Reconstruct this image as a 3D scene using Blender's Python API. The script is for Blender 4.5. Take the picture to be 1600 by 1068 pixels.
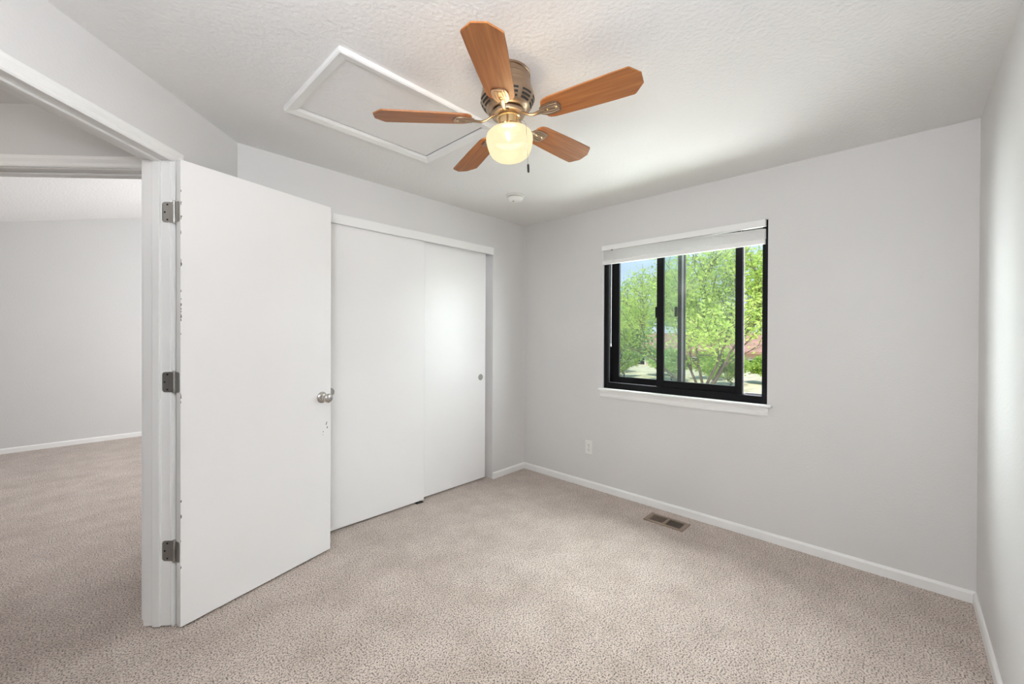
import bpy, bmesh, math, random
from mathutils import Matrix, Vector

# ------------------------------------------------------------------ scene, camera, world, lights
SC = bpy.context.scene
COL = SC.collection
for o in list(bpy.data.objects):
    bpy.data.objects.remove(o, do_unlink=True)

H = 2.341            # ceiling height
LB = 2.928           # length of the window wall (plane x = 0, from y = 0)
LA = 2.3813          # length of the closet wall (plane y = 0, from x = 0)
CAM = Vector((2.98419, 2.65989, 1.28678))
YAW, PITCH, ROLL = math.radians(223.48204), math.radians(-0.27087), math.radians(0.23150)
FPX = 642.424

cam_d = bpy.data.cameras.new('camera')
cam = bpy.data.objects.new('camera', cam_d)
COL.objects.link(cam)
fwd = Vector((math.cos(PITCH) * math.cos(YAW), math.cos(PITCH) * math.sin(YAW), math.sin(PITCH)))
rgt = Vector((math.sin(YAW), -math.cos(YAW), 0))
upv = rgt.cross(fwd)
r2 = rgt * math.cos(ROLL) + upv * math.sin(ROLL)
u2 = upv * math.cos(ROLL) - rgt * math.sin(ROLL)
cam.matrix_world = Matrix(((r2.x, u2.x, -fwd.x, CAM.x), (r2.y, u2.y, -fwd.y, CAM.y), (r2.z, u2.z, -fwd.z, CAM.z), (0, 0, 0, 1)))
cam_d.sensor_width = 36.0
cam_d.lens = FPX / 1600.0 * 36.0
cam_d.shift_y = -7.264 / 1600.0
cam_d.clip_start = 0.02
cam_d.clip_end = 500
SC.camera = cam

SC.view_settings.view_transform = 'Standard'
SC.view_settings.look = 'None'
SC.view_settings.exposure = 0.28
SC.view_settings.gamma = 1.0
SC.view_settings.use_curve_mapping = False
try:
    SC.cycles.max_bounces = 14
    SC.cycles.diffuse_bounces = 10
    SC.cycles.transparent_max_bounces = 24
    SC.cycles.sample_clamp_indirect = 8.0
except Exception:
    pass

world = bpy.data.worlds.new('world')
SC.world = world
world.use_nodes = True
wn = world.node_tree
wn.nodes.clear()
w_out = wn.nodes.new('ShaderNodeOutputWorld')
w_bg = wn.nodes.new('ShaderNodeBackground')
w_tc = wn.nodes.new('ShaderNodeTexCoord')
w_sep = wn.nodes.new('ShaderNodeSeparateXYZ')
w_rmp = wn.nodes.new('ShaderNodeValToRGB')
w_rmp.color_ramp.elements[0].position = 0.0
w_rmp.color_ramp.elements[0].color = (0.72, 0.82, 1.0, 1)
w_rmp.color_ramp.elements[1].position = 0.75
w_rmp.color_ramp.elements[1].color = (0.22, 0.42, 0.85, 1)
_e = w_rmp.color_ramp.elements.new(0.22)
_e.color = (0.54, 0.71, 1.0, 1)
wn.links.new(w_tc.outputs['Generated'], w_sep.inputs[0])
wn.links.new(w_sep.outputs['Z'], w_rmp.inputs[0])
wn.links.new(w_rmp.outputs[0], w_bg.inputs[0])
w_bg.inputs[1].default_value = 1.0
wn.links.new(w_bg.outputs[0], w_out.inputs[0])


def lamp(name, kind, loc, target=None, energy=10, color=(1, 1, 1), size=1.0, size_y=None, spread=None, angle=None):
    d = bpy.data.lights.new(name, kind)
    d.energy = energy
    d.color = color
    if kind == 'AREA':
        d.shape = 'RECTANGLE'
        d.size = size
        d.size_y = size_y or size
        if spread is not None:
            d.spread = spread
    if kind == 'POINT':
        d.shadow_soft_size = size
    if kind == 'SUN':
        d.angle = angle or 0.01
    o = bpy.data.objects.new(name, d)
    COL.objects.link(o)
    o.location = loc
    if target is not None:
        o.rotation_euler = (Vector(target) - Vector(loc)).to_track_quat('-Z', 'Y').to_euler()
    return o


# the sun stands high behind the house, so it lights the trees and never enters the window
lamp('sun', 'SUN', (10, 6, 20), target=(0, 0, 0), energy=4.2, color=(1.0, 0.95, 0.86), angle=0.01)
# unseen lamps added for window daylight: open sky above, sunlit ground below
lamp('sky_light', 'AREA', (-1.75, 1.45, 3.35), target=(0.6, 1.45, 0.75), energy=430, color=(0.93, 0.95, 1.0), size=2.6, size_y=1.8)
lamp('ground_bounce_light', 'AREA', (-2.1, 1.45, -0.72), target=(0.8, 1.45, 2.3), energy=210, color=(0.96, 0.96, 1.0), size=3.2, size_y=1.3)
lamp('north_side_fill', 'AREA', (-1.5, 3.7, 2.0), target=(0.6, 0.4, 1.2), energy=200, color=(0.92, 0.94, 1.0), size=1.9, size_y=2.2)  # added to one side, out of view, for the glow on the closet doors
lamp('south_side_fill', 'AREA', (-1.5, -1.45, 1.8), target=(1.6, 2.9, 1.2), energy=540, color=(0.92, 0.94, 1.0), size=1.5, size_y=2.0)  # added to the other side, out of view, to brighten the right wall
# fill lamps added to brighten the room, unseen in the corner behind the camera
lamp('bounce_fill', 'AREA', (3.22, 2.70, 1.62), target=(3.30, 2.66, 2.34), energy=30, color=(0.92, 0.952, 1.0), size=0.35, size_y=0.35)
lamp('corner_fill', 'AREA', (3.30, 2.55, 2.05), target=(0.4, 1.4, 0.7), energy=18, color=(0.92, 0.952, 1.0), size=0.6, size_y=0.5)
# the hall and the room beyond it
lamp('hall_lamp', 'POINT', (3.75, 0.1, 2.12), energy=5.2, color=(1.0, 0.94, 0.88), size=0.1)
lamp('far_room_fill', 'AREA', (0.35, -2.4, 1.5), target=(3.2, -2.6, 1.4), energy=70, color=(0.96, 0.98, 1.0), size=1.4, size_y=1.4)  # unseen area lamp added to brighten the far room, which has no window

# ------------------------------------------------------------------ materials


def mat(name):
    m = bpy.data.materials.new(name)
    m.use_nodes = True
    nt = m.node_tree
    return m, nt, nt.nodes['Principled BSDF']


def setin(b, key, v):
    if key in b.inputs:
        b.inputs[key].default_value = v


def nd(nt, t, **kw):
    n = nt.nodes.new(t)
    for k, v in kw.items():
        setattr(n, k, v)
    return n


def plain(name, col, rough=0.5, metal=0.0, spec=0.5):
    m, nt, b = mat(name)
    setin(b, 'Base Color', (*col, 1))
    setin(b, 'Roughness', rough)
    setin(b, 'Metallic', metal)
    setin(b, 'Specular IOR Level', spec)
    return m


def paint(name, col, rough=0.6, scale=60.0, strength=0.15, dist=0.002, vary=0.03, spec=0.35, detail=3.0):
    """painted surface with a slightly uneven, rolled or sprayed texture"""
    m, nt, b = mat(name)
    tc = nd(nt, 'ShaderNodeTexCoord')
    n1 = nd(nt, 'ShaderNodeTexNoise')
    n1.inputs['Scale'].default_value = scale
    n1.inputs['Detail'].default_value = detail
    nt.links.new(tc.outputs['Object'], n1.inputs['Vector'])
    bp = nd(nt, 'ShaderNodeBump')
    bp.inputs['Strength'].default_value = strength
    bp.inputs['Distance'].default_value = dist
    nt.links.new(n1.outputs['Fac'], bp.inputs['Height'])
    nt.links.new(bp.outputs['Normal'], b.inputs['Normal'])
    n2 = nd(nt, 'ShaderNodeTexNoise')
    n2.inputs['Scale'].default_value = 1.3
    n2.inputs['Detail'].default_value = 2.0
    nt.links.new(tc.outputs['Object'], n2.inputs['Vector'])
    r = nd(nt, 'ShaderNodeValToRGB')
    r.color_ramp.elements[0].position = 0.3
    r.color_ramp.elements[1].position = 0.7
    r.color_ramp.elements[0].color = tuple(c * (1 - vary) for c in col) + (1,)
    r.color_ramp.elements[1].color = tuple(min(1, c * (1 + vary)) for c in col) + (1,)
    nt.links.new(n2.outputs['Fac'], r.inputs[0])
    nt.links.new(r.outputs[0], b.inputs['Base Color'])
    setin(b, 'Roughness', rough)
    setin(b, 'Specular IOR Level', spec)
    return m


M = {}
M['wall'] = paint('wall_paint', (0.68, 0.672, 0.665), 0.55, 90, 0.35, 0.003, 0.012)
M['hall_wall'] = paint('hall_wall_paint', (0.645, 0.643, 0.637), 0.55, 90, 0.35, 0.003, 0.012)
M['ceiling'] = paint('ceiling_paint', (0.79, 0.785, 0.78), 0.75, 62, 0.55, 0.006, 0.012, detail=4)
M['hatch'] = paint('hatch_trim_paint', (0.80, 0.80, 0.79), 0.5, 30, 0.05, 0.001, 0.012)
M['trim'] = paint('trim_paint', (0.84, 0.84, 0.83), 0.35, 25, 0.05, 0.001, 0.012)
M['door'] = paint('door_paint', (0.85, 0.845, 0.842), 0.34, 35, 0.06, 0.001, 0.012, spec=0.5)
M['edge'] = paint('door_edge_paint', (0.72, 0.715, 0.70), 0.45, 35, 0.06, 0.001, 0.03)
M['plastic'] = plain('white_plastic', (0.82, 0.82, 0.80), 0.4)
M['vinyl'] = plain('blind_vinyl', (0.84, 0.84, 0.83), 0.45)
M['slot'] = plain('dark_slot', (0.02, 0.02, 0.02), 0.8)
M['grey'] = plain('grey_plastic', (0.35, 0.35, 0.34), 0.6)
M['steel'] = plain('brushed_steel', (0.42, 0.41, 0.39), 0.32, 1.0)
M['hinge'] = plain('hinge_steel', (0.40, 0.39, 0.37), 0.38, 0.9)
M['nickel'] = plain('satin_nickel', (0.55, 0.53, 0.50), 0.25, 1.0)
M['black'] = plain('black_window_frame', (0.008, 0.008, 0.009), 0.6, 0.0, 0.12)
M['silver'] = plain('bare_aluminium', (0.42, 0.42, 0.44), 0.45, 0.8)
M['brass'] = plain('antique_brass', (0.42, 0.31, 0.22), 0.32, 1.0)
M['bright_brass'] = plain('polished_brass', (0.75, 0.55, 0.30), 0.2, 1.0)
M['register'] = plain('brown_enamel', (0.25, 0.185, 0.135), 0.45)
M['chip'] = plain('bare_wood_chip', (0.12, 0.10, 0.085), 0.8)
M['bark'] = paint('tree_bark', (0.17, 0.13, 0.10), 0.9, 14, 0.8, 0.03, 0.2)


def carpet():
    m, nt, b = mat('carpet_pile')
    tc = nd(nt, 'ShaderNodeTexCoord')
    n1 = nd(nt, 'ShaderNodeTexNoise')
    n1.inputs['Scale'].default_value = 155
    n1.inputs['Detail'].default_value = 2.0
    n1.inputs['Roughness'].default_value = 0.6
    nt.links.new(tc.outputs['Object'], n1.inputs['Vector'])
    r = nd(nt, 'ShaderNodeValToRGB')
    r.color_ramp.elements[0].position = 0.385
    r.color_ramp.elements[0].color = (0.075, 0.053, 0.038, 1)
    r.color_ramp.elements[1].position = 0.585
    r.color_ramp.elements[1].color = (0.72, 0.61, 0.525, 1)
    e_ = r.color_ramp.elements.new(0.47)
    e_.color = (0.50, 0.415, 0.35, 1)
    nt.links.new(n1.outputs['Fac'], r.inputs[0])
    # patches where the pile leans another way
    n2 = nd(nt, 'ShaderNodeTexNoise')
    n2.inputs['Scale'].default_value = 4.5
    n2.inputs['Detail'].default_value = 7.0
    n2.inputs['Roughness'].default_value = 0.7
    nt.links.new(tc.outputs['Object'], n2.inputs['Vector'])
    r2_ = nd(nt, 'ShaderNodeValToRGB')
    r2_.color_ramp.elements[0].position = 0.35
    r2_.color_ramp.elements[0].color = (0.74, 0.71, 0.68, 1)
    r2_.color_ramp.elements[1].position = 0.65
    r2_.color_ramp.elements[1].color = (1, 1, 1, 1)
    nt.links.new(n2.outputs['Fac'], r2_.inputs[0])
    mx = nd(nt, 'ShaderNodeMixRGB', blend_type='MULTIPLY')
    mx.inputs[0].default_value = 1.0
    nt.links.new(r.outputs[0], mx.inputs[1])
    nt.links.new(r2_.outputs[0], mx.inputs[2])
    nt.links.new(mx.outputs[0], b.inputs['Base Color'])
    bp = nd(nt, 'ShaderNodeBump')
    bp.inputs['Strength'].default_value = 0.9
    bp.inputs['Distance'].default_value = 0.008
    nt.links.new(n1.outputs['Fac'], bp.inputs['Height'])
    nt.links.new(bp.outputs['Normal'], b.inputs['Normal'])
    setin(b, 'Roughness', 1.0)
    setin(b, 'Specular IOR Level', 0.05)
    setin(b, 'Sheen Weight', 0.42)
    setin(b, 'Sheen Roughness', 0.6)
    setin(b, 'Sheen Tint', (0.95, 0.93, 0.95, 1))
    return m


M['carpet'] = carpet()


def wood():
    m, nt, b = mat('blade_wood')
    tc = nd(nt, 'ShaderNodeTexCoord')
    mp = nd(nt, 'ShaderNodeMapping')
    mp.inputs['Scale'].default_value = (2.0, 34.0, 10.0)
    nt.links.new(tc.outputs['Object'], mp.inputs['Vector'])
    n1 = nd(nt, 'ShaderNodeTexNoise')
    n1.inputs['Scale'].default_value = 2.2
    n1.inputs['Detail'].default_value = 6.0
    nt.links.new(mp.outputs[0], n1.inputs['Vector'])
    r = nd(nt, 'ShaderNodeValToRGB')
    r.color_ramp.elements[0].position = 0.3
    r.color_ramp.elements[0].color = (0.24, 0.085, 0.024, 1)
    r.color_ramp.elements[1].position = 0.7
    r.color_ramp.elements[1].color = (0.39, 0.15, 0.045, 1)
    nt.links.new(n1.outputs['Fac'], r.inputs[0])
    nt.links.new(r.outputs[0], b.inputs['Base Color'])
    setin(b, 'Roughness', 0.45)
    setin(b, 'Specular IOR Level', 0.3)
    return m


M['wood'] = wood()


def globe_glass():
    m = bpy.data.materials.new('lit_opal_glass')
    m.use_nodes = True
    nt = m.node_tree
    nt.nodes.clear()
    out = nd(nt, 'ShaderNodeOutputMaterial')
    em = nd(nt, 'ShaderNodeEmission')
    em.inputs[0].default_value = (1.0, 0.80, 0.50, 1)
    em.inputs[1].default_value = 1.0
    tr = nd(nt, 'ShaderNodeBsdfTransparent')
    tr.inputs[0].default_value = (1.0, 0.9, 0.75, 1)
    gl = nd(nt, 'ShaderNodeBsdfGlossy')
    gl.inputs['Roughness'].default_value = 0.15
    mx = nd(nt, 'ShaderNodeMixShader')
    mx.inputs[0].default_value = 0.09
    nt.links.new(em.outputs[0], mx.inputs[1])
    nt.links.new(tr.outputs[0], mx.inputs[2])
    m2 = nd(nt, 'ShaderNodeMixShader')
    m2.inputs[0].default_value = 0.04
    nt.links.new(mx.outputs[0], m2.inputs[1])
    nt.links.new(gl.outputs[0], m2.inputs[2])
    nt.links.new(m2.outputs[0], out.inputs[0])
    return m


M['globe'] = globe_glass()


def pane():
    m = bpy.data.materials.new('window_glass')
    m.use_nodes = True
    nt = m.node_tree
    nt.nodes.clear()
    out = nd(nt, 'ShaderNodeOutputMaterial')
    tr = nd(nt, 'ShaderNodeBsdfTransparent')
    tr.inputs[0].default_value = (0.89, 0.93, 0.90, 1)
    gl = nd(nt, 'ShaderNodeBsdfGlossy')
    gl.inputs['Roughness'].default_value = 0.12
    df = nd(nt, 'ShaderNodeBsdfDiffuse')
    df.inputs[0].default_value = (0.8, 0.85, 0.85, 1)
    mx = nd(nt, 'ShaderNodeMixShader')
    mx.inputs[0].default_value = 0.015
    m2 = nd(nt, 'ShaderNodeMixShader')
    m2.inputs[0].default_value = 0.05
    nt.links.new(tr.outputs[0], mx.inputs[1])
    nt.links.new(gl.outputs[0], mx.inputs[2])
    nt.links.new(mx.outputs[0], m2.inputs[1])
    nt.links.new(df.outputs[0], m2.inputs[2])
    nt.links.new(m2.outputs[0], out.inputs[0])
    return m


M['glass'] = pane()


def leafmat(name, dark, light, scale=1.6):
    m = bpy.data.materials.new(name)
    m.use_nodes = True
    nt = m.node_tree
    nt.nodes.clear()
    out = nd(nt, 'ShaderNodeOutputMaterial')
    tc = nd(nt, 'ShaderNodeTexCoord')
    n1 = nd(nt, 'ShaderNodeTexNoise')
    n1.inputs['Scale'].default_value = scale
    n1.inputs['Detail'].default_value = 6.0
    n1.inputs['Roughness'].default_value = 0.75
    nt.links.new(tc.outputs['Object'], n1.inputs['Vector'])
    r = nd(nt, 'ShaderNodeValToRGB')
    r.color_ramp.elements[0].position = 0.36
    r.color_ramp.elements[0].color = (*dark, 1)
    r.color_ramp.elements[1].position = 0.62
    r.color_ramp.elements[1].color = (*light, 1)
    nt.links.new(n1.outputs['Fac'], r.inputs[0])
    d = nd(nt, 'ShaderNodeBsdfDiffuse')
    t = nd(nt, 'ShaderNodeBsdfTranslucent')
    mx = nd(nt, 'ShaderNodeMixShader')
    mx.inputs[0].default_value = 0.45
    nt.links.new(r.outputs[0], d.inputs[0])
    nt.links.new(r.outputs[0], t.inputs[0])
    nt.links.new(d.outputs[0], mx.inputs[1])
    nt.links.new(t.outputs[0], mx.inputs[2])
    nt.links.new(mx.outputs[0], out.inputs[0])
    return m


M['leaf_light'] = leafmat('honey_locust_leaves', (0.34, 0.52, 0.12), (0.72, 0.84, 0.26))
M['leaf_dark'] = leafmat('ash_leaves', (0.24, 0.44, 0.16), (0.52, 0.72, 0.32))
M['leaf_shrub'] = leafmat('shrub_leaves', (0.24, 0.42, 0.08), (0.60, 0.74, 0.20))
M['lawn'] = paint('dry_lawn', (0.60, 0.56, 0.36), 0.95, 3, 0.4, 0.05, 0.25)
M['roof'] = paint('roof_shingles', (0.42, 0.25, 0.18), 0.9, 8, 0.5, 0.03, 0.15)
M['siding'] = paint('house_siding', (0.62, 0.45, 0.36), 0.8, 5, 0.2, 0.02, 0.08)
M['pale_siding'] = paint('pale_house_siding', (0.80, 0.74, 0.68), 0.8, 5, 0.2, 0.02, 0.05)

# ------------------------------------------------------------------ mesh helpers


def obj(name, bm, m, parent=None, smooth=False, loc=None, mw=None):
    bmesh.ops.recalc_face_normals(bm, faces=bm.faces)
    me = bpy.data.meshes.new(name)
    if smooth:
        for f in bm.faces:
            f.smooth = True
    bm.to_mesh(me)
    bm.free()
    me.materials.append(m)
    if smooth == 'auto':
        try:
            me.set_sharp_from_angle(angle=math.radians(40))
        except Exception:
            pass
    o = bpy.data.objects.new(name, me)
    COL.objects.link(o)
    if mw is not None:
        o.matrix_world = mw
    if loc is not None:
        o.location = loc
    if parent is not None:
        o.parent = parent
    return o


def empty(name, mw=None):
    o = bpy.data.objects.new(name, None)
    o.empty_display_size = 0.1
    COL.objects.link(o)
    if mw is not None:
        o.matrix_world = mw
    return o


def tag(o, label, cat, group=None, kind=None):
    o['label'] = label
    o['category'] = cat
    if group:
        o['group'] = group
    if kind:
        o['kind'] = kind
    return o


def add_box(bm, lo, hi, bevel=0.0, mtx=None, seg=2):
    vs = [bm.verts.new((x, y, z)) for x in (lo[0], hi[0]) for y in (lo[1], hi[1]) for z in (lo[2], hi[2])]
    fs = []
    for q in ((0, 1, 3, 2), (4, 6, 7, 5), (0, 4, 5, 1), (2, 3, 7, 6), (0, 2, 6, 4), (1, 5, 7, 3)):
        fs.append(bm.faces.new([vs[i] for i in q]))
    if mtx is not None:
        bmesh.ops.transform(bm, matrix=mtx, verts=vs)
    if bevel > 0:
        es = list({e for f in fs for e in f.edges})
        bmesh.ops.bevel(bm, geom=es, offset=bevel, segments=seg, affect='EDGES', profile=0.5)


def box(lo, hi, bevel=0.0, mtx=None):
    bm = bmesh.new()
    add_box(bm, lo, hi, bevel, mtx)
    return bm


def add_prism(bm, pts, a, b, mtx=None):
    """pts in a local (u, v) plane -> (u, v, w) swept w from a to b"""
    n = len(pts)
    A = [bm.verts.new((p[0], p[1], a)) for p in pts]
    B = [bm.verts.new((p[0], p[1], b)) for p in pts]
    bm.faces.new(A)
    bm.faces.new(list(reversed(B)))
    for i in range(n):
        j = (i + 1) % n
        bm.faces.new((A[j], A[i], B[i], B[j]))
    if mtx is not None:
        bmesh.ops.transform(bm, matrix=mtx, verts=A + B)


def add_sweep(bm, sections):
    """skin a list of equally long closed rings"""
    rings = [[bm.verts.new(p) for p in s] for s in sections]
    n = len(rings[0])
    for k in range(len(rings) - 1):
        for i in range(n):
            j = (i + 1) % n
            bm.faces.new((rings[k][i], rings[k][j], rings[k + 1][j], rings[k + 1][i]))
    bm.faces.new(list(reversed(rings[0])))
    bm.faces.new(rings[-1])


def add_lathe(bm, prof, seg=40, mtx=None):
    """prof: (radius, z) list revolved about z"""
    rings = []
    new = []
    for r, z in prof:
        if r < 1e-6:
            v = bm.verts.new((0, 0, z))
            rings.append([v])
            new.append(v)
        else:
            ring = [bm.verts.new((r * math.cos(2 * math.pi * i / seg), r * math.sin(2 * math.pi * i / seg), z)) for i in range(seg)]
            rings.append(ring)
            new += ring
    for a, b in zip(rings[:-1], rings[1:]):
        for i in range(seg):
            j = (i + 1) % seg
            if len(a) == 1 and len(b) == 1:
                continue
            if len(a) == 1:
                bm.faces.new((a[0], b[i], b[j]))
            elif len(b) == 1:
                bm.faces.new((a[i], b[0], a[j]))
            else:
                bm.faces.new((a[i], b[i], b[j], a[j]))
    if mtx is not None:
        bmesh.ops.transform(bm, matrix=mtx, verts=new)


def add_tube(bm, pts, radii, seg=10):
    pts = [Vector(p) for p in pts]
    if not isinstance(radii, (list, tuple)):
        radii = [radii] * len(pts)
    prev = None
    rings = []
    for k, p in enumerate(pts):
        if k == 0:
            t = pts[1] - pts[0]
        elif k == len(pts) - 1:
            t = pts[-1] - pts[-2]
        else:
            t = pts[k + 1] - pts[k - 1]
        t.normalize()
        if prev is None:
            ref = Vector((0, 0, 1)) if abs(t.z) < 0.9 else Vector((1, 0, 0))
            a = t.cross(ref).normalized()
        else:
            a = (prev - t * prev.dot(t)).normalized()
        prev = a
        b = t.cross(a)
        rings.append([p + (a * math.cos(2 * math.pi * i / seg) + b * math.sin(2 * math.pi * i / seg)) * radii[k] for i in range(seg)])
    add_sweep(bm, rings)


def frame4(X, Y, Z, O):
    return Matrix(((X[0], Y[0], Z[0], O[0]), (X[1], Y[1], Z[1], O[1]), (X[2], Y[2], Z[2], O[2]), (0, 0, 0, 1)))


# frame of the diagonal wall with the doorway: local x along the wall, y into the room, z up; origin where it meets the closet wall
ANG = math.radians(44.4024)
DD = Vector((math.sin(ANG), math.cos(ANG), 0))
NN = Vector((-math.cos(ANG), math.sin(ANG), 0))
Q = Vector((LA, 0, 0))
MD = frame4(DD, NN, (0, 0, 1), Q)


def structure(name, bm, m, label, cat, mw=None, smooth=False):
    o = obj(name, bm, m, mw=mw, smooth=smooth)
    return tag(o, label, cat, kind='structure')


# ------------------------------------------------------------------ room shell
WT = 0.115      # inner wall thickness
TALL = 3.5
WIN = (0.866, 2.046, 0.855, 2.025)     # window opening y0 y1 z0 z1
JX0, JX1 = 0.430, 1.955                # closet opening
CZ = 2.03                              # closet opening head
DJ0, DJ1, DH = 0.467, 1.245, 2.046     # doorway in the diagonal wall

bm = bmesh.new()
add_box(bm, (-0.15, -4.45, -0.12), (5.75, 3.08, 0.0))
structure('floor', bm, M['carpet'], 'beige speckled carpet floor running from bedroom into the hall', 'carpet floor')

poly = [(-0.15, 3.08), (-0.15, -0.06), (2.42, -0.06), (2.62, 0.16), (5.6, -2.76), (5.75, -2.76), (5.75, 3.08)]
bm = bmesh.new()
add_prism(bm, poly, H, H + 0.12)
structure('ceiling', bm, M['ceiling'], 'white textured bedroom ceiling with the fan and access hatch', 'ceiling')

# sloping ceiling of the room beyond the hall
poly2 = [(0.0, -4.35), (5.6, -4.35), (5.6, -2.82), (2.60, 0.10), (2.40, -0.12), (0.0, -0.12)]
bm = bmesh.new()


def zs(x):
    return 2.468 + 0.2527 * (3.56 - x)


A_ = [bm.verts.new((x, y, zs(x))) for x, y in poly2]
B_ = [bm.verts.new((x, y, zs(x) + 0.1)) for x, y in poly2]
bm.faces.new(A_)
bm.faces.new(B_)
for i in range(len(poly2)):
    j = (i + 1) % len(poly2)
    bm.faces.new((A_[i], A_[j], B_[j], B_[i]))
structure('ceiling_far_room', bm, M['ceiling'], 'sloping white ceiling of the room seen beyond the hall', 'ceiling')

# window wall with its opening
bm = bmesh.new()
y0, y1, z0, z1 = WIN
add_box(bm, (-0.15, -0.115, 0), (0, y0, H))
add_box(bm, (-0.15, y1, 0), (0, LB + 0.12, H))
add_box(bm, (-0.15, y0, 0), (0, y1, z0))
add_box(bm, (-0.15, y0, z1), (0, y1, H))
structure('wall_window', bm, M['wall'], 'light grey textured wall pierced by the black window', 'wall')

structure('wall_right', box((0, LB, 0), (5.6, LB + 0.12, H)), M['wall'], 'light grey wall at the right edge, bare of anything', 'wall')
structure('wall_back', box((3.42, 1.075, 0), (3.535, LB, H)), M['wall'], 'light grey wall behind the camera', 'wall')

bm = bmesh.new()
add_box(bm, (0, -WT, 0), (JX0, 0, H))
add_box(bm, (JX1, -WT, 0), (LA, 0, H))
add_box(bm, (JX0, -WT, CZ), (JX1, 0, H))
structure('wall_closet', bm, M['wall'], 'light grey wall around the sliding closet doors', 'wall')

bm = bmesh.new()
add_box(bm, (-0.15, -0.80, 0), (2.25, -0.70, TALL))
add_box(bm, (2.15, -0.70, 0), (2.25, -WT, TALL))
add_box(bm, (-0.15, -0.70, 0), (0.0, -0.115, TALL))
structure('wall_closet_inside', bm, M['wall'], 'inner back and sides of the closet behind the sliding doors', 'wall')

bm = bmesh.new()
add_box(bm, (0, -WT, 0), (DJ0 - 0.018, 0, H))
add_box(bm, (DJ1 + 0.018, -WT, 0), (1.50, 0, H))
add_box(bm, (DJ0 - 0.018, -WT, DH + 0.018), (DJ1 + 0.018, 0, H))
structure('wall_doorway', bm, M['wall'], 'diagonal light grey wall holding the open bedroom doorway', 'wall', mw=MD)

# second diagonal wall across the hall, at right angles to the first (local frame MD, plane x = 0.347)
D2 = 0.347
N20, N21 = -0.185, -1.06
bm = bmesh.new()
add_box(bm, (D2 - WT, N20 + 0.018, 0), (D2, -WT, TALL))
add_box(bm, (D2 - WT, -4.6, 0), (D2, N21 - 0.018, TALL))
add_box(bm, (D2 - WT, N21 - 0.018, 2.064), (D2, N20 + 0.018, TALL))
structure('wall_hall', bm, M['hall_wall'], 'grey hall wall above the second doorway seen through the open door', 'wall', mw=MD)

structure('wall_far_room', box((-0.15, -4.45, 0), (5.75, -4.30, TALL)), M['hall_wall'], 'pale grey far wall of the room beyond the hall', 'wall')
structure('wall_far_room_side', box((-0.15, -4.30, 0), (0.0, -0.80, TALL)), M['hall_wall'], 'side wall of the far room, hidden from view', 'wall')
structure('wall_hall_side', box((5.6, -4.30, 0), (5.75, LB + 0.12, TALL)), M['hall_wall'], 'end wall of the hall, hidden from view', 'wall')

# ------------------------------------------------------------------ baseboards
BH, BT = 0.057, 0.012
prof = [(0, 0), (BT, 0), (BT, BH - 0.012), (BT * 0.75, BH - 0.005), (BT * 0.45, BH), (0, BH)]


def baseboard(name, p, q, normal, label):
    p = Vector(p)
    q = Vector(q)
    d = (q - p)
    L = d.length
    d.normalize()
    mw = frame4(Vector(normal), (0, 0, 1), d, p)
    bm = bmesh.new()
    add_prism(bm, prof, 0, L, mw)
    return structure(name, bm, M['trim'], label, 'baseboard')


baseboard('baseboard_window', (0, 0, 0), (0, LB, 0), (1, 0, 0), 'white baseboard along the window wall above the floor register')
baseboard('baseboard_closet', (BT, 0, 0), (JX0, 0, 0), (0, 1, 0), 'short white baseboard between closet doors and far corner')
baseboard('baseboard_right', (BT, LB, 0), (3.42, LB, 0), (0, -1, 0), 'white baseboard along the bare right wall')
baseboard('baseboard_far_room', (0.0, -4.30, 0), (5.6, -4.30, 0), (0, 1, 0), 'white baseboard at the far wall beyond the hall')

# ------------------------------------------------------------------ door frame (jambs, stops, casings) in the diagonal wall
CW = 0.054       # casing width


def casing_profile(w):
    # (across, thickness) of a plain colonial casing; across = 0 at the opening
    return [(0, 0), (0, 0.009), (0.006, 0.0125), (0.016, 0.0125), (0.022, 0.011), (0.036, 0.016), (w - 0.004, 0.016), (w, 0.012), (w, 0)]


def add_casing_set(bm, a0, a1, head, face, sgn, mtx, gap=0.0):
    """sides and head of a casing; a0 / a1 opening edges along local axis x, face = y of the wall face, sgn = side it stands proud of"""
    pr = casing_profile(CW)
    for edge, s in ((a0, -1), (a1, 1)):
        low = [Vector((edge + s * u, face + sgn * v, gap)) for u, v in pr]
        up = [Vector((edge + s * u, face + sgn * v, head + u)) for u, v in pr]
        add_sweep(bm, [[mtx @ p for p in low], [mtx @ p for p in up]])
    l = [Vector((a0 - u, face + sgn * v, head + u)) for u, v in pr]
    r = [Vector((a1 + u, face + sgn * v, head + u)) for u, v in pr]
    add_sweep(bm, [[mtx @ p for p in l], [mtx @ p for p in r]])


fr = empty('trim_1', MD)
tag(fr, 'white painted door frame around the open bedroom doorway', 'door frame', kind='structure')
bm = bmesh.new()
add_box(bm, (DJ0 - 0.018, -WT, 0.006), (DJ0, 0, DH), 0.0015)
add_box(bm, (DJ1, -WT, 0.006), (DJ1 + 0.018, 0, DH), 0.0015)
add_box(bm, (DJ0 - 0.018, -WT, DH), (DJ1 + 0.018, 0, DH + 0.018), 0.0015)
obj('jamb', bm, M['trim'], fr)
bm = bmesh.new()
add_box(bm, (DJ0, -0.070, 0.006), (DJ0 + 0.010, -0.038, DH), 0.002)
add_box(bm, (DJ1 - 0.010, -0.070, 0.006), (DJ1, -0.038, DH), 0.002)
add_box(bm, (DJ0, -0.070, DH - 0.010), (DJ1, -0.038, DH), 0.002)
obj('door_stop', bm, M['trim'], fr)
bm = bmesh.new()
add_casing_set(bm, DJ0 - 0.006, DJ1 + 0.006, DH - 0.004, 0.0, 1, Matrix.Identity(4))
obj('room_casing', bm, M['trim'], fr)
bm = bmesh.new()
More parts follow.
